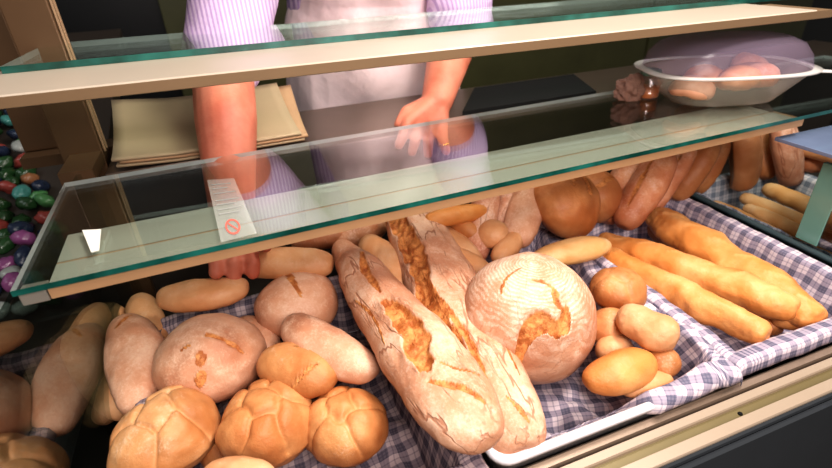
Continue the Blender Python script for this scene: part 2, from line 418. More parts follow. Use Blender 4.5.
# ------------------------------------------------------------------ worktop and things on it
ZW = -.275
wt = empty('worktop', (.5, .9, ZW), 'brownish steel worktop behind the shelves where the vendor leans', 'worktop')
bm = bmesh.new(); box(bm, (-.198, .822, ZW-.015), (1.6, 1.02, ZW), bev=.002); mk('top', bm, STEEL, wt)
bm = bmesh.new(); box(bm, (-.198, 1.005, FLOOR), (1.6, 1.02, ZW-.015)); mk('apron_panel', bm, DARK, wt)
bm = bmesh.new(); a = [at(x, y, ZW+.001) for x, y in ((456, 118), (640, 92), (574, 77), (470, 87))]
a = [Vector((.40, .835, 0)), Vector((.70, .835, 0)), Vector((.755, .985, 0)), Vector((.50, .985, 0))]
tp = [bm.verts.new((p.x, p.y, ZW+.008)) for p in a]; bt = [bm.verts.new((p.x, p.y, ZW+.0003)) for p in a]
bm.faces.new(tp); bm.faces.new(bt)
for i in range(4): bm.faces.new((tp[i], tp[(i+1) % 4], bt[(i+1) % 4], bt[i]))
tag(mk('cutting_board', bm, BLACK), 'flat black board lying on the worktop beside the vendor', 'board')
# stack of tan wrapping sheets, far side curled up
ps = empty('paper_stack', (-.05, .9, ZW), 'loose stack of tan wrapping paper left of the vendor\'s arm', 'paper')
for k, (dx, rz) in enumerate(((0, 0), (.006, .02), (-.004, -.03))):
    bm = bmesh.new(); nx, ny = 16, 14; g = []
    for j in range(ny+1):
        row = []
        for i in range(nx+1):
            u, v = i/nx, j/ny
            x = -.178+u*.282+dx+rz*v*.3; y = .815+v*.185+.01*u
            z = ZW+.003+k*.005+.045*v*v+.002*sin(u*5+k)*v
            if u < .3: z += .02*(.3-u)
            row.append(bm.verts.new((x, y, z)))
        g.append(row)
    for j in range(ny):
        for i in range(nx): bm.faces.new((g[j][i], g[j][i+1], g[j+1][i+1], g[j+1][i]))
    ext = bmesh.ops.extrude_face_region(bm, geom=bm.faces[:])
    for v in [e for e in ext['geom'] if isinstance(e, bmesh.types.BMVert)]: v.co.z += .0035
    o = mk('sheet', bm, PAPER if k != 1 else PAPERE, ps, smooth=True)

# clear clamshell container -----------------------------------------
cc = at(722, 98, zl); cc.z = zl; cc = Vector((.787, .632, zl))
CS = .84
cont = empty('clamshell_container', cc, 'clear plastic domed clamshell of pastries on the right end of the shelf', 'container', rz=radians(-19))
def rr(a, b, z, n=48, e=2.9):
    out = []; a, b, z = a*CS, b*CS, z*(.95 if z < .0601 else .93)
    for k in range(n):
        t = 2*pi*k/n; c, s = cos(t), sin(t)
        out.append(Vector((a*math.copysign(abs(c)**(2/e), c), b*math.copysign(abs(s)**(2/e), s), z)))
    return out
def loft(bm, loops, cap0=True, cap1=True):
    L = [[bm.verts.new(p) for p in lp] for lp in loops]
    for A_, B_ in zip(L, L[1:]):
        n = len(A_)
        for k in range(n): bm.faces.new((A_[k], A_[(k+1) % n], B_[(k+1) % n], B_[k]))
    if cap0: bm.faces.new(L[0])
    if cap1: bm.faces.new(L[-1])
bm = bmesh.new(); loft(bm, [rr(.085, .055, .002), rr(.10, .066, .006), rr(.125, .082, .03), rr(.146, .098, .052), rr(.150, .101, .058)], True, False)
bm2 = NT('frosted plastic'); tc = bm2.n('ShaderNodeTexCoord').outputs['Object']
tr = bm2.n('ShaderNodeBsdfTransparent'); tr.inputs[0].default_value = (.85, .82, .76, 1); gl = bm2.n('ShaderNodeBsdfPrincipled'); gl.inputs['Base Color'].default_value = (.62, .56, .48, 1); gl.inputs['Roughness'].default_value = .25
mx = bm2.n('ShaderNodeMixShader'); mx.inputs[0].default_value = .34; bm2.l(tr.outputs[0], mx.inputs[1]); bm2.l(gl.outputs[0], mx.inputs[2]); FROST = bm2.done(mx)
bm3 = NT('rim plastic'); tr = bm3.n('ShaderNodeBsdfTransparent'); gl = bm3.n('ShaderNodeBsdfPrincipled'); gl.inputs['Base Color'].default_value = (.80, .78, .74, 1); gl.inputs['Roughness'].default_value = .2
mx = bm3.n('ShaderNodeMixShader'); mx.inputs[0].default_value = .6; bm3.l(tr.outputs[0], mx.inputs[1]); bm3.l(gl.outputs[0], mx.inputs[2]); RIMP = bm3.done(mx)
lm = NT('milky lilac plastic'); tr = lm.n('ShaderNodeBsdfTransparent'); tr.inputs[0].default_value = (.92, .86, .95, 1); gl = lm.n('ShaderNodeBsdfPrincipled'); gl.inputs['Base Color'].default_value = (.72, .58, .78, 1); gl.inputs['Roughness'].default_value = .16; gl.inputs['Specular IOR Level'].default_value = .8
mx = lm.n('ShaderNodeMixShader'); mx.inputs[0].default_value = .14; lm.l(tr.outputs[0], mx.inputs[1]); lm.l(gl.outputs[0], mx.inputs[2]); LIDM = lm.done(mx)
mk('base', bm, FROST, cont, smooth=True, world=False)
bm = bmesh.new(); loft(bm, [rr(.149, .100, .058), rr(.164, .112, .058), rr(.165, .113, .062), rr(.149, .100, .063)], False, False); mk('rim', bm, RIMP, cont, smooth=True, world=False)
bm = bmesh.new(); loft(bm, [rr(.150, .101, .064), rr(.144, .096, .085), rr(.128, .083, .103), rr(.105, .064, .112), rr(.06, .03, .114)], False, True); mk('lid', bm, LIDM, cont, smooth=True, world=False)
bm = bmesh.new(); capsule(bm, (.128, -.045, .0525), (.146, -.055, .0525), .009, .007, flat=(Vector((0, 0, 1)), .3)); mk('tab', bm, RIMP, cont, smooth=True, world=False)

# ------------------------------------------------------------------ trays and cloths
def tray(label, x0, x1, y0, y1, mat, rim=-.452, floor=DECK, th=.006, rad=.022):
    c = Vector(((x0+x1)/2, (y0+y1)/2, floor)); r = empty('bread_tray', c, label, 'tray', 'bread trays')
    def ring(ins, z):
        pts = []; rd = max(.004, rad-ins*.6); a0, a1, b0, b1 = x0+ins-c.x, x1-ins-c.x, y0+ins-c.y, y1-ins-c.y
        for cx_, cy_, s in ((a1-rd, b1-rd, 0), (a0+rd, b1-rd, pi/2), (a0+rd, b0+rd, pi), (a1-rd, b0+rd, 3*pi/2)):
            for k in range(6): t = s+pi/2*k/5; pts.append(Vector((cx_+rd*cos(t), cy_+rd*sin(t), z-c.z)))
        return pts
    bm = bmesh.new()
    loft(bm, [ring(.020, floor+.0005), ring(.012, floor+.004), ring(.004, rim-.010), ring(.0, rim-.009), ring(-.001, rim-.003), ring(.002, rim), ring(.006, rim), ring(.009, rim-.003), ring(.010, rim-.01), ring(.020, floor+.006)])
    mk('tray_body', bm, mat, r, smooth=True, world=False)
    return r
def cloth(label, x0, x1, y0, y1, mat, over, rim=-.4505, floor=-.536, wr=.003, seed=0, res=.005, lump=None, ang=0, bare=0):
    """over = (left, right, front, back) how far the cloth hangs over each rim; negative stops below it"""
    inn, wall = .017, .018; H = rim-floor
    def path(a, b, oa, ob):
        pts = []   # (pos, up, drop)
        if oa >= 0: pts += [(a-.004-oa*.10, 1, oa), (a-.004, 1, .003), (a, 1, -.001), (a+inn, 1, .002)]
        else: pts += [(a+inn+wall*(-oa/H), 1+oa/H, 0)]
        pts += [(a+inn+wall, 0, 0), (b-inn-wall, 0, 0)]
        if ob >= 0: pts += [(b-inn, 1, .002), (b, 1, -.001), (b+.004, 1, .003), (b+.004+ob*.10, 1, ob)]
        else: pts += [(b-inn-wall*(-ob/H), 1+ob/H, 0)]
        s = [0]
        for p, q in zip(pts, pts[1:]): s.append(s[-1]+sqrt((p[0]-q[0])**2+((p[1]-q[1])*H)**2+(p[2]-q[2])**2))
        n = max(8, int(s[-1]/res)); out = []
        for i in range(n+1):
            t = s[-1]*i/n; k = 0
            while k < len(s)-2 and s[k+1] < t: k += 1
            f = (t-s[k])/max(1e-9, s[k+1]-s[k]); p, q = pts[k], pts[k+1]
            out.append((p[0]+(q[0]-p[0])*f, p[1]+(q[1]-p[1])*f, p[2]+(q[2]-p[2])*f, t))
        return out
    PX, PY = path(x0, x1, over[0], over[1]), path(y0, y1, over[2], over[3])
    bm = bmesh.new(); uvl = bm.loops.layers.uv.new('UVMap'); g = []; uvs = {}
    for (y, uy, dy, sy) in PY:
        row = []
        for (x, ux, dx, sx_) in PX:
            upf = max(ux, uy); z = floor+H*upf-dx-dy
            q = Vector((x*22, y*22, seed)); w1 = noise.noise(q); w2 = noise.noise(q*2.3+Vector((5, 5, 5)))
            k = wr*(1.0+1.2*(1-upf))
            fold = abs(noise.noise(Vector((x*16+y*9, y*4-x*5, seed+9))))
            zz = z+k*(w1*.8+w2*.6)+k*2.2*(.25-fold)*(1-upf)
            if upf > .95: zz = z+wr*.6*w1
            xx = x+wr*.8*w2; yy = y+wr*.8*noise.noise(q+Vector((9, 1, 4)))
            if lump:
                for (lx, ly, lr, lh) in lump:
                    d = ((x-lx)**2+(y-ly)**2)/(lr*lr)
                    if d < 4: zz += lh*math.exp(-d*1.5)
            zz = max(zz, floor-.004) if dx+dy == 0 else zz
            if bare and x < bare and yy < y0+inn+wall and zz > rim-.04:
                f = min(1, (bare-x)/.03); zz = zz*(1-f)+(rim-.036+.004*w1)*f; yy = yy*(1-f)+(y0+inn+wall*.8)*f
            v = bm.verts.new((xx, yy, zz)); uvs[v] = (sx_*cos(ang)-sy*sin(ang)+w1*.002, sx_*sin(ang)+sy*cos(ang)+w2*.002); row.append(v)
        g.append(row)
    for j in range(len(PY)-1):
        for i in range(len(PX)-1):
            f = bm.faces.new((g[j][i], g[j][i+1], g[j+1][i+1], g[j+1][i]))
            for l in f.loops: l[uvl].uv = uvs[l.vert]
    o = mk('tray_cloth', bm, mat, smooth=True)
    m = o.modifiers.new('thick', 'SOLIDIFY'); m.thickness = .0012; m.offset = 1
    return tag(o, label, 'cloth')
tray('white plastic tray of round rolls at the left end of the case', -.176, .160, .276, .672, WHITEP, rim=-.458)
tray('white plastic tray with bare front rim under the big round loaf', .172, .492, .276, .69, WHITEP)
tray('white plastic tray under the lilac checked cloth of baguettes', .506, .800, .284, .692, WHITEP)
tray('dark teal tray of pale baguettes right of the glass partition', .826, 1.10, .30, .700, TEALP, rim=-.448)
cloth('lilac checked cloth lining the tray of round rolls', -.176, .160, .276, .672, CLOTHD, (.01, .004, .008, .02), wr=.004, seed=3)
cloth('rumpled lilac checked cloth under the big round loaf', .172, .492, .276, .69, CLOTH, (-.006, .012, .012, .02), wr=.0055, seed=8, ang=.35, bare=.375,
      lump=[(.46, .31, .04, .022), (.40, .33, .05, .010), (.485, .35, .03, .01), (.19, .69, .04, .012)])
cloth('lilac checked cloth folded over the tray of golden baguettes', .506, .800, .284, .692, CLOTH, (.014, .012, .018, .016), rim=-.448, wr=.0035, seed=14)
cloth('grey blue checked cloth in the dark teal tray', .830, 1.10, .304, .700, CLOTHB, (-.008, .012, .01, .016), rim=-.446, wr=.003, seed=21)

# ------------------------------------------------------------------ bread
def bread_mesh(name, L, W, H, mat, er=1.0, ex=1.0, taper=0, bend=0, gashes=(), star=None, lump=.05, waist=0, knobs=0, seed=0, nu=64, nv=72, flat=.6, waver=0, ridge=1):
    bm = bmesh.new(); cut = bm.verts.layers.float.new('cut'); crs = bm.verts.layers.float.new('crease')
    rows = []; hx, hy, hz = L/2, W/2, H*.58
    for i in range(nu+1):
        u = pi*i/nu; cx_ = -cos(u); sr = sin(u)
        x = math.copysign(abs(cx_)**ex, cx_); r = max(sr, 0)**er
        row = []
        for j in range(nv):
            a = 2*pi*j/nv; y = cos(a)*r; z = sin(a)*r
            wsc = (1+taper*x)*(1-waist*math.exp(-(x*x)*8))
            if knobs: wsc *= 1+.07*cos(x*knobs*pi+seed)
            p = Vector((x*hx, y*hy*wsc, z*(hz if z > 0 else H-hz)*(1+taper*.5*x)*(1-waist*.7*math.exp(-(x*x)*8))))
            if z < 0: p.z *= 1 if z > -.75*1 else 1; p.z = max(p.z, -(H-hz)*(flat+.12*noise.noise(p*20)))
            n = Vector((p.x/hx/hx, p.y/hy/hy, p.z/hz/hz)); n = n.normalized() if n.length > 1e-9 else Vector((0, 0, 1))
            s = min(W, H)
            q = p/s
            dn = lump*s*(noise.noise(q*1.1+Vector((seed, 0, 0)))+.45*noise.noise(q*2.6+Vector((0, seed, 3)))+.15*noise.noise(q*7+Vector((1, 4, seed))))
            p += n*dn
            c = 0; cr = 0
            if z > -.15:
                for gi, (ax, ay, bx, by, w, dep) in enumerate(gashes):
                    a_ = Vector((ax*hx, ay*hy)); b_ = Vector((bx*hx, by*hy)); ab = b_-a_; pp = Vector((p.x, p.y))
                    t = max(0, min(1, (pp-a_).dot(ab)/ab.length_squared)); sgn = ab.x*(pp-a_).y-ab.y*(pp-a_).x
                    bow = .12*ab.length*sin(pi*t)*(1 if gi % 2 == 0 else -1)*waver
                    nrm = Vector((-ab.y, ab.x)).normalized()
                    d = ((pp-(a_+ab*t))-nrm*bow).length
                    wl = w*(.25+.75*max(0, 1-(2*t-1)**2)**.5)*(1+.45*noise.noise(Vector((pp.x*55, pp.y*55, gi+seed))))
                    if d < wl:
                        k = (1-(d/wl)**4); p.z -= dep*k*(.8+.5*noise.noise(p*140)); c = max(c, k**.3 if dep > 0 else 0); cr = max(cr, k*2 if dep < 0 else 0)
                    elif d < wl*1.8: p.z += ridge*.40*dep*(1-(d-wl)/(wl*.8))**1.5
                if star:
                    kn, tw, ring, amp = star; rx, ry = p.x/hx, p.y/hy; rr_ = sqrt(rx*rx+ry*ry); th = atan2(ry, rx)
                    jx = rx+.16*noise.noise(Vector((rx*2.4, ry*2.4, seed))); jy = ry+.16*noise.noise(Vector((rx*2.4, ry*2.4, seed+7)))
                    ca, sa = cos(tw*rr_*.35), sin(tw*rr_*.35); jx, jy = jx*ca-jy*sa, jx*sa+jy*ca
                    ds = [sqrt(jx*jx+jy*jy)*(.72/ring*.5)+.06]
                    for q_ in range(kn):
                        an_ = seed+2*pi*q_/kn; ds.append(sqrt((jx-.74*cos(an_))**2+(jy-.74*sin(an_))**2))
                    ds.sort(); f21 = ds[1]-ds[0]
                    k = math.exp(-(f21/.085)**2)*max(0, min(1, (z+.1)/.3)); p.z -= amp*s*k; cr = k*.8
                    p += n*amp*s*.55*(1-math.exp(-(f21/.30)**2))
            v = bm.verts.new(p); v[cut] = c; v[crs] = cr; row.append(v)
        rows.append(row)
    for A_, B_ in zip(rows, rows[1:]):
        for k in range(nv): bm.faces.new((A_[k], A_[(k+1) % nv], B_[(k+1) % nv], B_[k]))
    bmesh.ops.remove_doubles(bm, verts=rows[0]+rows[-1], dist=1e-5)
    if bend:
        for v in bm.verts: v.co.y += bend*W*((v.co.x/hx)**2-.35)
    me = bpy.data.meshes.new(name); bmesh.ops.recalc_face_normals(bm, faces=bm.faces[:]); bm.to_mesh(me); bm.free()
    me.materials.append(mat); me.polygons.foreach_set('use_smooth', [True]*len(me.polygons))
    return me
sid = [0]
def put(name, label, group, A, zA, B, zB, wpx, mat, hr=.72, roll=0, extra=1.0, cat='bread', **kw):
    """long loaf whose ends are at image points A, B resting at heights zA, zB; wpx its width in px"""
    pa, pb = at(A[0], A[1], zA), at(B[0], B[1], zB)
    c = (pa+pb)/2; d = pb-pa; W = wpx*depth(c)/F; sid[0] += 1
    kw.setdefault('seed', sid[0]*1.37)
    o = orient(name, bpy.data.meshes.new('tmp'), c, d, label, group, cat, roll)
    g = kw.pop('tears', None)
    if g: kw['gashes'] = tears(o, g, d.length*extra, W, W*hr, depth(c))
    o.data = bread_mesh(name, d.length*extra, W, W*hr, mat, **kw); return o
def tears(o, g, L, W, H, dp):
    out = []
    Mi = o.matrix_world.inverted(); S = Vector((L/2, W/2, H*.58))
    def hit(x, y):
        p = Mi @ Vector((0, 0, 0)); d = Mi.to_3x3() @ ray(x, y)
        p = Vector(p[i]/S[i] for i in range(3)); d = Vector(d[i]/S[i] for i in range(3))
        A, B, D = d.dot(d), 2*p.dot(d), p.dot(p)-1; q = B*B-4*A*D
        t = (-B-sqrt(q))/(2*A) if q > 0 else -B/(2*A)
        h = p+d*t; return Vector((h.x*S.x, h.y*S.y, 0))
    for x0, y0, x1, y1, w, de in g:
        a, b = hit(x0, y0), hit(x1, y1)
        out.append((a.x/(L/2), a.y/(W/2), b.x/(L/2), b.y/(W/2), w*dp/F, de))
    return out
def orient(name, me, c, d, label, group, cat='bread', roll=0):
    d = d.normalized(); s = Vector((0, 0, 1)).cross(d)
    s = s.normalized() if s.length > 1e-3 else Vector((1, 0, 0)); t = d.cross(s)
    M = Matrix((d, s, t)).transposed().to_4x4()
    o = bpy.data.objects.new(name, me); C.objects.link(o)
    o.matrix_world = Matrix.Translation(c) @ M @ Matrix.Rotation(roll, 4, 'X')
    return tag(o, label, cat, group)
def disc(name, label, group, ctr, z, wpx, mat, hr=.62, rz=0, tx=0, ty=0, asp=1.0, cat='bread roll', **kw):
    c = at(ctr[0], ctr[1], z); W = wpx*depth(c)/F; sid[0] += 1
    kw.setdefault('seed', sid[0]*1.37)
    o = bpy.data.objects.new(name, bpy.data.meshes.new('tmp')); C.objects.link(o)
    o.matrix_world = Matrix.Translation(c) @ Euler((tx, ty, rz)).to_matrix().to_4x4()
    g = kw.pop('tears', None)
    if g: kw['gashes'] = tears(o, g, W*asp, W, W*hr, depth(c))
    o.data = bread_mesh(name, W*asp, W, W*hr, mat, **kw)
    return tag(o, label, cat, group)

G1 = 'rolls heaped in the left tray'
STAR = (5, .9, .34, .085)
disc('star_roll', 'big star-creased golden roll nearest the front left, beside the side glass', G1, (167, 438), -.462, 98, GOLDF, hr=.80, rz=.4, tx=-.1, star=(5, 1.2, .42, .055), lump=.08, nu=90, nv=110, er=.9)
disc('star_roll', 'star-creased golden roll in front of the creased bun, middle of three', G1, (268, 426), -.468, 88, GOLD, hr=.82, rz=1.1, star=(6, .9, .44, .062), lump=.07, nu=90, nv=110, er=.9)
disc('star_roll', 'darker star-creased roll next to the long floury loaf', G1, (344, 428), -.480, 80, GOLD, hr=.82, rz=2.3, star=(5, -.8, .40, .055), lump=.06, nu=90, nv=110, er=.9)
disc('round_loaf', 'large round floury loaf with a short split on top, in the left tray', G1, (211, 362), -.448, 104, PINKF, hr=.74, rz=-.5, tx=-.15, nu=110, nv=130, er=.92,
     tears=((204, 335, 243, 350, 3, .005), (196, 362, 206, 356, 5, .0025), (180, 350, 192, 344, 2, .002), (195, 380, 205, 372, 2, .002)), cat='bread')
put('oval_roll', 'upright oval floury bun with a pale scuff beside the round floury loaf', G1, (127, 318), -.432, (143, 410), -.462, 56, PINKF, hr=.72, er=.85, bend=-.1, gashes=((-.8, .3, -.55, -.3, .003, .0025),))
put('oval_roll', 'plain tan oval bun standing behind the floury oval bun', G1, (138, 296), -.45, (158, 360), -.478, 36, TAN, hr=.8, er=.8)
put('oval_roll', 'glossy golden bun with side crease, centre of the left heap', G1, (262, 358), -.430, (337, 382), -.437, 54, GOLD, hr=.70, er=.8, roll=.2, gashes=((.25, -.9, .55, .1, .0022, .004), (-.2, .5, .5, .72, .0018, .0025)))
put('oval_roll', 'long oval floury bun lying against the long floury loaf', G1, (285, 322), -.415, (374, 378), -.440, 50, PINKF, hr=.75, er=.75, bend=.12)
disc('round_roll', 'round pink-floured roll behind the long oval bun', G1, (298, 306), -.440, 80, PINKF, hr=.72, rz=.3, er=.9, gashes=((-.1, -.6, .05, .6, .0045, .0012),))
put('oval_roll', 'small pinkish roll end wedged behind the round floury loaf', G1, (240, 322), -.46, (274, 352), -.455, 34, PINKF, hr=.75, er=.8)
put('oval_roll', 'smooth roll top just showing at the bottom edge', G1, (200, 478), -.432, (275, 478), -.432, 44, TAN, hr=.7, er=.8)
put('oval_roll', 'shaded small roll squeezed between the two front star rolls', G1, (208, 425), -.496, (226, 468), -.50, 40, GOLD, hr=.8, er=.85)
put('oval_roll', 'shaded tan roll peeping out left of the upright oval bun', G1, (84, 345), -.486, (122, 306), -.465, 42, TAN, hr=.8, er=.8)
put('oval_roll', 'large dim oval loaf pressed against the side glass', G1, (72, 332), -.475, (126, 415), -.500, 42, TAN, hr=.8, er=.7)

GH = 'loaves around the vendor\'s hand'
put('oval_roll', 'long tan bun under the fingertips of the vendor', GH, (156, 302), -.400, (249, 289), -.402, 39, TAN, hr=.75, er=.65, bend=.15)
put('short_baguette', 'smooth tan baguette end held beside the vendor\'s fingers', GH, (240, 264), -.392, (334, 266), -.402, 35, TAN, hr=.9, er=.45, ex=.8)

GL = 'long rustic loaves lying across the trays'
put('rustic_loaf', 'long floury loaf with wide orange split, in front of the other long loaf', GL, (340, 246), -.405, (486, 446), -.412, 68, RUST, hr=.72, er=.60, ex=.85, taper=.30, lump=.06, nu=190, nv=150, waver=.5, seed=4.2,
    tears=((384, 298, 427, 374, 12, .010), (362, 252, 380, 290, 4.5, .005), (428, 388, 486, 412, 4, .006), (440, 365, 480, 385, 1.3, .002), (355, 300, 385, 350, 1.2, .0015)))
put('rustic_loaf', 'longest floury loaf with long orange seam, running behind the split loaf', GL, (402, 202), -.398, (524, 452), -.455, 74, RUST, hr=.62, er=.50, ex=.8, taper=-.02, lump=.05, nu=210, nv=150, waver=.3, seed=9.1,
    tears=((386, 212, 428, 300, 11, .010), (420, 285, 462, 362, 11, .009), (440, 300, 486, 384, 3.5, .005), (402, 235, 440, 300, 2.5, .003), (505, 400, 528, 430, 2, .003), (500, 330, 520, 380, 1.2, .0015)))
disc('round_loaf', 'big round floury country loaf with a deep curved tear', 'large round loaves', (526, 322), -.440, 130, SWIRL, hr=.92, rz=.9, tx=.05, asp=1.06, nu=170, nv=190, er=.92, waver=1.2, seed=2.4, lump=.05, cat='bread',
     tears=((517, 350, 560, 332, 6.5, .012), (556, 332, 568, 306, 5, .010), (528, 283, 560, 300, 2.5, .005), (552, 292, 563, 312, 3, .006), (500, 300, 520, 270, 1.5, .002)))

G2 = 'small rolls beside the round loaf'
disc('small_roll', 'topmost small round roll at the back of the small rolls', G2, (617, 291), -.434, 54, GOLD, hr=.74, star=(4, .3, .3, .03))
disc('small_roll', 'small shaded brown roll below the topmost small roll', G2, (609, 329), -.460, 44, DARKB, hr=.8, rz=.4, asp=1.1)
disc('small_roll', 'knobbly cloverleaf roll between the round rolls and the cloth', G2, (645, 329), -.430, 46, TAN, hr=.85, rz=1.9, asp=1.32, waist=.16, er=.8, lump=.09)
put('small_roll', 'smooth oval bun at the front of the small rolls', G2, (586, 386), -.448, (652, 360), -.450, 44, BAG, hr=.82, er=.72)
disc('small_roll', 'little pinkish roll wedged between the brown and cloverleaf rolls', G2, (614, 350), -.466, 34, TAN, hr=.8, asp=1.2)
disc('small_roll', 'little golden roll at the right of the small rolls by the cloth', G2, (662, 363), -.456, 33, GOLD, hr=.85, asp=1.1)
put('small_roll', 'small oval bun half tucked in the cloth fold at the front', G2, (622, 391), -.465, (672, 379), -.462, 27, TAN, hr=.8, er=.8)

G3 = 'loaves heaped at the back of the middle tray'
put('pointed_loaf', 'pale loaf with pointed tip resting on the cloth behind the round loaf', G3, (530, 262), -.425, (610, 244), -.424, 30, BAGL, hr=.8, er=.8)
put('pointed_loaf', 'small pointed pale loaf peeking over the round loaf', G3, (495, 262), -.43, (521, 232), -.418, 24, TAN, hr=.8, er=.8)
disc('small_roll', 'small tan roll between the pointed loaf and the long loaf', G3, (493, 235), -.415, 33, TAN, hr=.85, asp=1.1, rz=.8)
put('short_baguette', 'golden baguette end sticking out over the longest loaf', G3, (425, 222), -.385, (487, 211), -.390, 22, BAG, hr=.9, er=.55)
put('rustic_loaf', 'pale floury loaf standing on end next to the big dark round loaf', G3, (537, 172), -.360, (515, 246), -.430, 36, PINKF, hr=.7, er=.4, ex=.8)
put('rustic_loaf', 'narrow floury loaf on end, left of the pale standing loaf', G3, (513, 176), -.365, (500, 240), -.438, 22, RUST2, hr=.8, er=.45)
put('rustic_loaf', 'pink floury loaf on end behind the small tan roll', G3, (490, 185), -.37, (474, 262), -.445, 30, RUST2, hr=.8, er=.45)
put('oval_roll', 'orange-tan loaf lying behind the longest loaf', G3, (440, 232), -.425, (478, 288), -.450, 44, TAN, hr=.8, er=.7)
put('oval_roll', 'small pinkish roll between the longest loaf and the round loaf', G3, (448, 255), -.42, (490, 276), -.425, 30, TAN, hr=.8, er=.8)
put('oval_roll', 'orange roll under the golden baguette end', G3, (450, 224), -.405, (480, 236), -.415, 20, GOLD, hr=.9, er=.8)
put('oval_roll', 'tan loaf between the two long floury loaves', G3, (366, 240), -.420, (408, 290), -.435, 38, TAN, hr=.8, er=.7)
put('oval_roll', 'small orange roll below the tan loaf between the long loaves', G3, (385, 275), -.44, (412, 305), -.45, 28, GOLD, hr=.8, er=.8)
put('oval_roll', 'dim roll behind the split long loaf by the back cloth', G3, (290, 240), -.44, (350, 232), -.44, 40, REDB, hr=.8, er=.7)
put('oval_roll', 'dim roll far back above the held baguette end', G3, (330, 246), -.45, (385, 222), -.45, 36, REDB, hr=.8, er=.7)
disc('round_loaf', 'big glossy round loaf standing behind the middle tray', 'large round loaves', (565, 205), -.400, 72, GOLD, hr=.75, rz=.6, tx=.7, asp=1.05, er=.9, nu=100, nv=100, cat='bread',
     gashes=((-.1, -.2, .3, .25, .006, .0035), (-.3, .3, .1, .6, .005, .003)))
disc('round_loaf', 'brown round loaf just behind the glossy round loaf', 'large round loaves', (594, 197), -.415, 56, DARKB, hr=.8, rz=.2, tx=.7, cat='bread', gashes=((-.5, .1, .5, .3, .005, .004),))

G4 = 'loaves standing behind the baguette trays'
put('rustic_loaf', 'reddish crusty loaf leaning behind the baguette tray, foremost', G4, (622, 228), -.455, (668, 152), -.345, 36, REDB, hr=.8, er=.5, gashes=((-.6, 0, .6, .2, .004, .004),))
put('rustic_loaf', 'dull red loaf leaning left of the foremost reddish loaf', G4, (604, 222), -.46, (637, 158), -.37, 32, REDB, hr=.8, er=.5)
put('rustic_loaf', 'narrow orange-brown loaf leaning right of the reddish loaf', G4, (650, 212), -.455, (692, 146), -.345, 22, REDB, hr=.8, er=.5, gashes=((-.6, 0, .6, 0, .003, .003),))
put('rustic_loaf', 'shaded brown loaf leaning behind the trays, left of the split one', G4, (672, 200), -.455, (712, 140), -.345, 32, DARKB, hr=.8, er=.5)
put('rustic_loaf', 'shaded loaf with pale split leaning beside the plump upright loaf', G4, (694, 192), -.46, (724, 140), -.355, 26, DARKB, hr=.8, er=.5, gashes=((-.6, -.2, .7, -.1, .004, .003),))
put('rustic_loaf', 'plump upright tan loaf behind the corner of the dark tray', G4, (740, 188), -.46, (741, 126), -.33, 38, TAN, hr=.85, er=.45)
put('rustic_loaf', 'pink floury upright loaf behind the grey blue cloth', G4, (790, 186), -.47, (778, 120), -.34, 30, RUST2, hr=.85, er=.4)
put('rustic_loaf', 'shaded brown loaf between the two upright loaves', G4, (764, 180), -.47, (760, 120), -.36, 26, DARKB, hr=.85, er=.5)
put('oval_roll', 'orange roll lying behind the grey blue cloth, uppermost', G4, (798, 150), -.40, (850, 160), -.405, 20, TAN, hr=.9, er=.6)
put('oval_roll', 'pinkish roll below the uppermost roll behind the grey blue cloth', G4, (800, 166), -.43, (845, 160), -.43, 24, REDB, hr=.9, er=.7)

G5 = 'golden baguettes in the lilac cloth tray'
put('baguette', 'lumpy golden baguette at the right of the lilac cloth tray', G5, (652, 216), -.455, (818, 322), -.458, 43, BAG, hr=.8, er=.42, ex=.85, knobs=5, nu=120, nv=60, lump=.11, gashes=tuple((-.8+.32*k, -.35, -.62+.32*k, .35, .0035, -.0018) for k in range(6)), ridge=0)
put('baguette', 'orange-brown baguette shaded under the lumpy right baguette', G5, (652, 226), -.492, (778, 332), -.492, 30, GOLD, hr=.8, er=.45, ex=.85, nu=90, nv=60, knobs=4)
put('baguette', 'long golden baguette in the middle of the lilac cloth tray', G5, (598, 242), -.468, (798, 312), -.448, 38, BAG, hr=.85, er=.40, ex=.85, knobs=5, nu=120, nv=60, lump=.10, gashes=tuple((-.8+.3*k, -.3, -.65+.3*k, .3, .003, -.0015) for k in range(6)), ridge=0)
put('baguette', 'slim golden baguette along the near edge of the lilac cloth tray', G5, (594, 254), -.462, (768, 338), -.447, 33, BAG, hr=.9, er=.38, ex=.85, knobs=4, nu=120, nv=60, lump=.10)
put('baguette', 'baguette end at the front right corner of the lilac cloth', G5, (770, 318), -.478, (826, 322), -.466, 26, BAG, hr=.85, er=.5)

G6 = 'pale baguettes in the dark teal tray'
for k, (a, b, w, lb) in enumerate((((764, 188), (850, 226), 21, 'pale baguette farthest back in the dark teal tray'),
        ((742, 197), (838, 242), 19, 'pale baguette second from the back in the dark teal tray'),
        ((745, 207), (838, 254), 17, 'pale baguette third from the back in the dark teal tray'),
        ((712, 203), (806, 252), 15, 'slim pale baguette along the near edge of the dark teal tray'))):
    put('baguette', lb, G6, a, -.462-.004*k, b, -.462-.004*k, w, BAGL, hr=.85, er=.45, ex=.85, knobs=4, nu=80, nv=40)

# ------------------------------------------------------------------ vendor
vb = bmesh.new()
E1 = atY(223, 72, .90); Wr1 = atY(233, 222, .705); H1 = atY(236, 243, .675)
S1 = Vector((.12, 1.10, .13)); S2 = Vector((.55, 1.10, .13))
E2 = atY(456, 32, .97); Wr2 = atY(437, 101, .865); K2 = atY(427, 121, .835)
mid = (S1+S2)/2
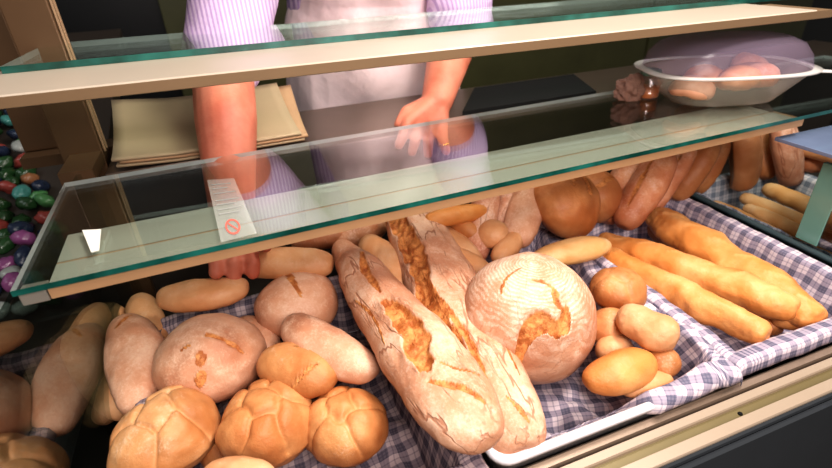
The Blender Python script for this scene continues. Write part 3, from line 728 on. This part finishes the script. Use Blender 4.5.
# torso, neck, head
PEL = Vector((.335, 1.30, -.36)); CH = mid+Vector((0, .05, -.10)); HD = mid+Vector((-.01, -.02, .24))
capsule(vb, PEL, PEL+Vector((0, -.04, .16)), .15, .145, 24, 6, (Vector((0, 1, 0)), .75))
capsule(vb, PEL+Vector((0, -.04, .16)), CH, .14, .155, 24, 6, (Vector((0, 1, 0)), .72))
capsule(vb, S1+Vector((.03, 0, 0)), S2-Vector((.03, 0, 0)), .06, .06)
capsule(vb, mid+Vector((0, 0, .0)), HD+Vector((0, 0, -.06)), .062, .056)
ellipsoid(vb, HD, (.075, .092, .112)); ellipsoid(vb, HD+Vector((0, -.02, -.06)), (.055, .065, .06))
capsule(vb, HD+Vector((0, -.085, .0)), HD+Vector((0, -.105, -.028)), .010, .014)   # nose
for s in (-1, 1):
    ellipsoid(vb, HD+Vector((s*.076, .005, -.01)), (.010, .02, .03))
    capsule(vb, HD+Vector((s*.045, -.078, .024)), HD+Vector((s*.015, -.088, .022)), .009, .009)
capsule(vb, HD+Vector((-.02, -.083, -.055)), HD+Vector((.02, -.083, -.055)), .008, .008)
# legs and feet
for s in (-1, 1):
    hip = PEL+Vector((s*.09, 0, -.06)); kn = Vector((PEL.x+s*.11, PEL.y-.01, FLOOR+.48)); an = Vector((PEL.x+s*.12, PEL.y+.01, FLOOR+.08))
    capsule(vb, hip, kn, .088, .055); capsule(vb, kn, an, .054, .036); capsule(vb, an+Vector((0, 0, -.04)), an+Vector((0, -.15, -.05)), .036, .028)
# arms
capsule(vb, S1, E1, .060, .050); capsule(vb, E1, E1.lerp(Wr1, .35), .048, .047); capsule(vb, E1.lerp(Wr1, .35), Wr1, .047, .031)
capsule(vb, S2, E2, .060, .048); capsule(vb, E2, E2.lerp(Wr2, .35), .046, .043); capsule(vb, E2.lerp(Wr2, .35), Wr2, .043, .030)
def finger(pts, r0, r1):
    for k in range(len(pts)-1):
        a = r0+(r1-r0)*k/(len(pts)-1); b = r0+(r1-r0)*(k+1)/(len(pts)-1); capsule(vb, pts[k], pts[k+1], a, b, 14, 4)
# gripping hand: palm above the long bun, fingers curling down over it
for k, (x0, x1) in enumerate(((210, 213), (226, 232), (244, 250), (258, 270))):
    top = atY(x0+3, 243, .672); tipx = (216, 234, 253, 266)[k]
    capsule(vb, Wr1, top, .024, .0120)
    m1 = atY(tipx, 262 if k < 3 else 245, .640-.002*k); tip = atY(tipx, (273, 279, 273, 247)[k], .632)
    finger([top, m1, tip], .0110, (.0098, .0104, .0098, .0085)[k])
for a_, b_ in ((212, 230), (230, 247), (246, 260)):
    capsule(vb, Wr1.lerp(atY(a_, 243, .672), .85), Wr1.lerp(atY(b_, 243, .672), .85), .015, .015)
finger([Wr1+Vector((.01, -.01, -.01)), atY(258, 234, .70), atY(266, 244, .69)], .016, .010)
# leaning hand: back of hand on the worktop edge, fingers spread towards the customer
kn_px = ((408, 123), (419, 126), (431, 128), (442, 125)); mid_px = ((403, 136), (415, 141), (428, 143), (443, 140)); tip_px = ((399, 145), (412, 152), (428, 154), (446, 151))
for k in range(4):
    kn = atY(kn_px[k][0], kn_px[k][1], .830); capsule(vb, Wr2, kn, .025, .0125)
    finger([kn, atY(*mid_px[k], .808), atY(*tip_px[k], .806)], .0110, .0088)
for k in range(3):
    capsule(vb, Wr2.lerp(atY(*kn_px[k], .83), .8), Wr2.lerp(atY(*kn_px[k+1], .83), .8), .015, .015)
finger([Wr2+Vector((-.012, 0, 0)), atY(407, 112, .85), atY(399, 124, .84)], .015, .0095)
body_bm = remesh(vb, .0033, 3)
body = mk('person', body_bm, SKIN, smooth=True)
tag(body, 'person behind the case in lilac striped shirt and white apron reaching for bread', 'person')
# shirt
sb = bmesh.new()
capsule(sb, PEL+Vector((0, 0, .02)), PEL+Vector((0, -.05, .17)), .185, .185, 28, 7, (Vector((0, 1, 0)), .80))
capsule(sb, PEL+Vector((0, -.05, .17)), CH, .175, .175, 28, 7, (Vector((0, 1, 0)), .76))
capsule(sb, S1+Vector((.02, 0, 0)), S2-Vector((.02, 0, 0)), .075, .075)
capsule(sb, mid, mid+Vector((0, .0, .06)), .078, .07)
e1 = S1.lerp(E1, .93); e2 = S2.lerp(E2, .93)
capsule(sb, S1, e1, .074, .066, 24, 3); capsule(sb, S2, e2, .074, .064, 24, 3)
sbm = remesh(sb, .006, 3)
for v in sbm.verts:
    q = v.co*9; v.co += v.co.normalized()*0; n = noise.noise(Vector((q.x*1.6, q.y, q.z*.8)))+.5*noise.noise(q*2.4)
    v.co.y -= .008*n; v.co.x += .004*n
mk('shirt', sbm, SHIRT, body, smooth=True)
# apron over the front, folds running down
ab = bmesh.new()
capsule(ab, PEL+Vector((.02, -.035, .00)), PEL+Vector((.02, -.085, .17)), .226, .215, 28, 7, (Vector((0, 1, 0)), .88))
capsule(ab, PEL+Vector((.01, -.085, .17)), CH+Vector((.01, -.050, .02)), .188, .150, 28, 7, (Vector((0, 1, 0)), .80))
abm = remesh(ab, .005, 3)
for v in abm.verts:
    q = v.co; d = (q.z*14+q.x*9); n = sin(q.x*46+q.z*26+2.5*noise.noise(q*8))
    v.co.y -= .0055*n*(1 if q.z < 0 else .4)+.010*noise.noise(q*7)
bmesh.ops.bisect_plane(abm, geom=abm.verts[:]+abm.edges[:]+abm.faces[:], plane_co=PEL+Vector((0, -.02, 0)), plane_no=(0, 1, 0), clear_outer=True)
mk('apron', abm, APRON, body, smooth=True)
tb = bmesh.new()
capsule(tb, PEL+Vector((-.02, 0, -.02)), PEL+Vector((.02, 0, -.02)), .155, .155, 24, 6, (Vector((0, 1, 0)), .8))
for s in (-1, 1):
    hip = PEL+Vector((s*.09, 0, -.06)); kn = Vector((PEL.x+s*.11, PEL.y-.01, FLOOR+.48)); an = Vector((PEL.x+s*.12, PEL.y+.01, FLOOR+.12))
    capsule(tb, hip, kn, .10, .072); capsule(tb, kn, an, .072, .06)
mk('trousers', remesh(tb, .009, 2), TROU, body, smooth=True)
hb = bmesh.new()
ellipsoid(hb, HD+Vector((0, .016, .028)), (.083, .094, .098)); hbm = remesh(hb, .005, 2)
bmesh.ops.bisect_plane(hbm, geom=hbm.verts[:]+hbm.edges[:]+hbm.faces[:], plane_co=HD+Vector((0, -.055, .05)), plane_no=(0, -1, -.9), clear_outer=True)
for v in hbm.verts: v.co += (v.co-HD).normalized()*.004*noise.noise(Vector((v.co.x*90, v.co.y*30, v.co.z*30)))
mk('hair', hbm, HAIR, body, smooth=True)
for s in (-1, 1):
    bm = bmesh.new(); ellipsoid(bm, HD+Vector((s*.030, -.079, .006)), (.013, .012, .009)); ey = mk('eye', bm, EYEW, body, smooth=True)
    bm = bmesh.new(); ellipsoid(bm, HD+Vector((s*.030, -.0885, .006)), (.0055, .003, .0055)); mk('iris', bm, IRIS, ey, smooth=True)
bm = bmesh.new(); ellipsoid(bm, HD+Vector((0, -.0895, -.055)), (.024, .006, .007)); mk('mouth', bm, LIPS, body, smooth=True)
# ring on the leaning hand
rc = atY(442, 143, .806); bm = bmesh.new()
n1 = (atY(*tip_px[3], .806)-atY(*mid_px[3], .808)).normalized(); s1 = n1.orthogonal().normalized(); s2 = n1.cross(s1)
R_, r_ = .0102, .0016; LP = []
rc = atY(*mid_px[3], .808).lerp(atY(*tip_px[3], .806), .3)
for i in range(28):
    a = 2*pi*i/28; dd = s1*cos(a)+s2*sin(a); LP.append([bm.verts.new(rc+dd*(R_+r_*cos(2*pi*j/8))+n1*r_*sin(2*pi*j/8)) for j in range(8)])
for i in range(28):
    for j in range(8): bm.faces.new((LP[i][j], LP[i][(j+1) % 8], LP[(i+1) % 28][(j+1) % 8], LP[(i+1) % 28][j]))
tag(mk('finger_ring', bm, GOLDM, smooth=True), 'thin gold ring on the hand resting on the worktop', 'ring')

# ------------------------------------------------------------------ pastries in the container, jar and crumpled bag
for k, (x, y, r) in enumerate(((-.07, -.01, .030), (-.015, .02, .032), (.045, -.015, .034), (.0, -.035, .028), (.085, .02, .026))):
    me = bread_mesh('pastry', r*2.6, r*2.1, r*1.35, TAN if k % 2 else PINKF, seed=k*3.1, lump=.12, nu=24, nv=28)
    o = bpy.data.objects.new('pastry', me); C.objects.link(o)
    o.location = cc+Vector((x, y, .028+.004*k)); o.rotation_euler = (0, .1, k*1.1)
    tag(o, ('pinkish pastry at the left end inside the clamshell', 'tan pastry at the back middle inside the clamshell', 'pinkish pastry right of centre inside the clamshell',
            'tan pastry at the front middle inside the clamshell', 'pinkish pastry at the right end inside the clamshell')[k], 'pastry', 'pastries in the clamshell')
j = Vector((.70, .70, zl))
jar = empty('glass_jar', j, 'small glass jar with orange contents left of the clamshell', 'jar')
def lathe(prof, n=24):
    bm = bmesh.new(); loft(bm, [[Vector((r*cos(2*pi*k/n), r*sin(2*pi*k/n), z)) for k in range(n)] for r, z in prof]); return bm
mk('contents', lathe([(.014, .002), (.019, .004), (.019, .020), (.004, .021)]), plain('orange preserve', (.55, .22, .07), .4), jar, smooth=True, world=False)
mk('glass', lathe([(.017, 0), (.0215, .002), (.0215, .028), (.016, .034), (.016, .040)]), CLEAR, jar, smooth=True, world=False)
mk('lid', lathe([(.017, .0405), (.0172, .048), (.015, .050)]), plain('green jar lid', (.12, .2, .15), .4), jar, smooth=True, world=False)
bm = bmesh.new(); ellipsoid(bm, (0, 0, 0), (.028, .020, .024), seg=40, rings=26)
for v in bm.verts:
    v.co *= 1+.28*noise.noise(v.co*70)+.2*noise.noise(v.co*150); v.co.z = max(v.co.z, -.019)
o = mk('crumpled_bag', bm, plain('brown paper', (.20, .11, .08), .8, 0, .3, 60)); o.location = (.665, .725-.02, zl+.0195)
tag(o, 'crumpled brown paper bag on the shelf beside the small jar', 'paper bag')

# ------------------------------------------------------------------ market stall seen through the side glass
st = empty('market_stall', (-.9, 1.5, FLOOR), 'dim slanted market stall beyond the left end of the case', 'stall')
bm = bmesh.new()
v = [Vector(p) for p in ((-1.5, .80, -.49), (-.285, .80, -.49), (-.285, 2.0, -.19), (-1.5, 2.0, -.19))]
a = [bm.verts.new(p) for p in v]; b = [bm.verts.new(p-Vector((0, 0, .04))) for p in v]; bm.faces.new(a); bm.faces.new(b)
for i in range(4): bm.faces.new((a[i], a[(i+1) % 4], b[(i+1) % 4], b[i]))
mk('board', bm, DARK, st)
for x in (-1.45, -.38):
    for y in (.85, 1.9):
        bm = bmesh.new(); box(bm, (x-.03, y-.03, FLOOR), (x+.03, y+.03, -.53+(y-.80)*.25)); mk('leg', bm, DARK, st)
cols = {'green': (.08, .22, .08), 'red': (.25, .05, .04), 'white': (.32, .34, .32), 'teal': (.07, .25, .22), 'orange': (.28, .13, .06), 'purple': (.22, .07, .18), 'dark green': (.02, .06, .02), 'navy': (.02, .03, .06)}
pm = {}
for c_, col in cols.items():
    bm = bmesh.new(); ellipsoid(bm, (0, 0, 0), (.021, .015, .012), seg=18, rings=10)
    for v in bm.verts: v.co *= 1+.25*noise.noise(v.co*95+Vector((len(c_), 0, 0)))
    me = bpy.data.meshes.new('sweet_packet'); bm.to_mesh(me); bm.free(); me.materials.append(plain(c_+' wrapper', col, .18, 0, .4, 90, bs=.5, bd=.004)); me.polygons.foreach_set('use_smooth', [True]*len(me.polygons)); pm[c_] = me
rnd = random.Random(3); names = list(cols)
for iy in range(24):
    for ix in range(12):
        y = .82+iy*.036+rnd.uniform(-.01, .01); x = -.30-ix*.038-iy*.011+rnd.uniform(-.012, .012)
        c_ = rnd.choice(names+['dark green', 'navy', 'green', 'dark green'])
        o = bpy.data.objects.new('sweet_packet', pm[c_]); C.objects.link(o)
        o.location = (x, y, -.49+(y-.80)*.25+.012+rnd.uniform(0, .02)); o.rotation_euler = (rnd.uniform(-.6, .6)+.28, rnd.uniform(-.5, .5), rnd.uniform(0, 3)); 
        tag(o, c_+' foil packet lying on the market stall beyond the side glass', 'packet', c_+' packets on the stall')

# ------------------------------------------------------------------ light
def area(name, loc, tgt, size, power, col, sy=None):
    d = bpy.data.lights.new(name, 'AREA'); d.energy = power; d.color = col; d.size = size
    if sy: d.shape = 'RECTANGLE'; d.size_y = sy
    o = bpy.data.objects.new(name, d); C.objects.link(o); o.location = loc
    o.rotation_euler = (Vector(tgt)-Vector(loc)).to_track_quat('-Z', 'Y').to_euler(); return o
area('case_lamp', (.62, .22, .75), (.32, .45, -.45), .40, 13, (1, .90, .84), .25)
area('shop_lamp', (.18, -.45, .45), (.2, .6, -.42), .6, 15, (1, .88, .84))
area('back_lamp', (.9, .75, 1.1), (.35, 1.0, -.2), .4, 11, (1, .92, .85))
area('stall_lamp', (-1.0, .9, .8), (-.7, 1.2, -.4), .4, 3, (.9, .95, 1))
area('added_apron_fill', (.35, .745, -.122), (.35, 1.05, -.34), .75, .9, (1, .90, .86), .012)  # added fill light behind the upper rail, brightens the apron and shelf
w = bpy.data.worlds.new('World'); sc.world = w; w.use_nodes = True
w.node_tree.nodes['Background'].inputs[0].default_value = (.9, .85, .8, 1); w.node_tree.nodes['Background'].inputs[1].default_value = .16

# ------------------------------------------------------------------ camera
cam = bpy.data.cameras.new('camera'); co = bpy.data.objects.new('camera', cam); C.objects.link(co)
M = Matrix((rt, up, -fw)).transposed().to_4x4(); co.matrix_world = M
cam.sensor_width = 36; cam.lens = 36*F/832; cam.clip_start = .02
cam.dof.use_dof = True; cam.dof.focus_distance = .62; cam.dof.aperture_fstop = 5.0
sc.camera = co
sc.view_settings.view_transform = 'Standard'; sc.view_settings.look = 'Medium High Contrast'; sc.view_settings.exposure = 0
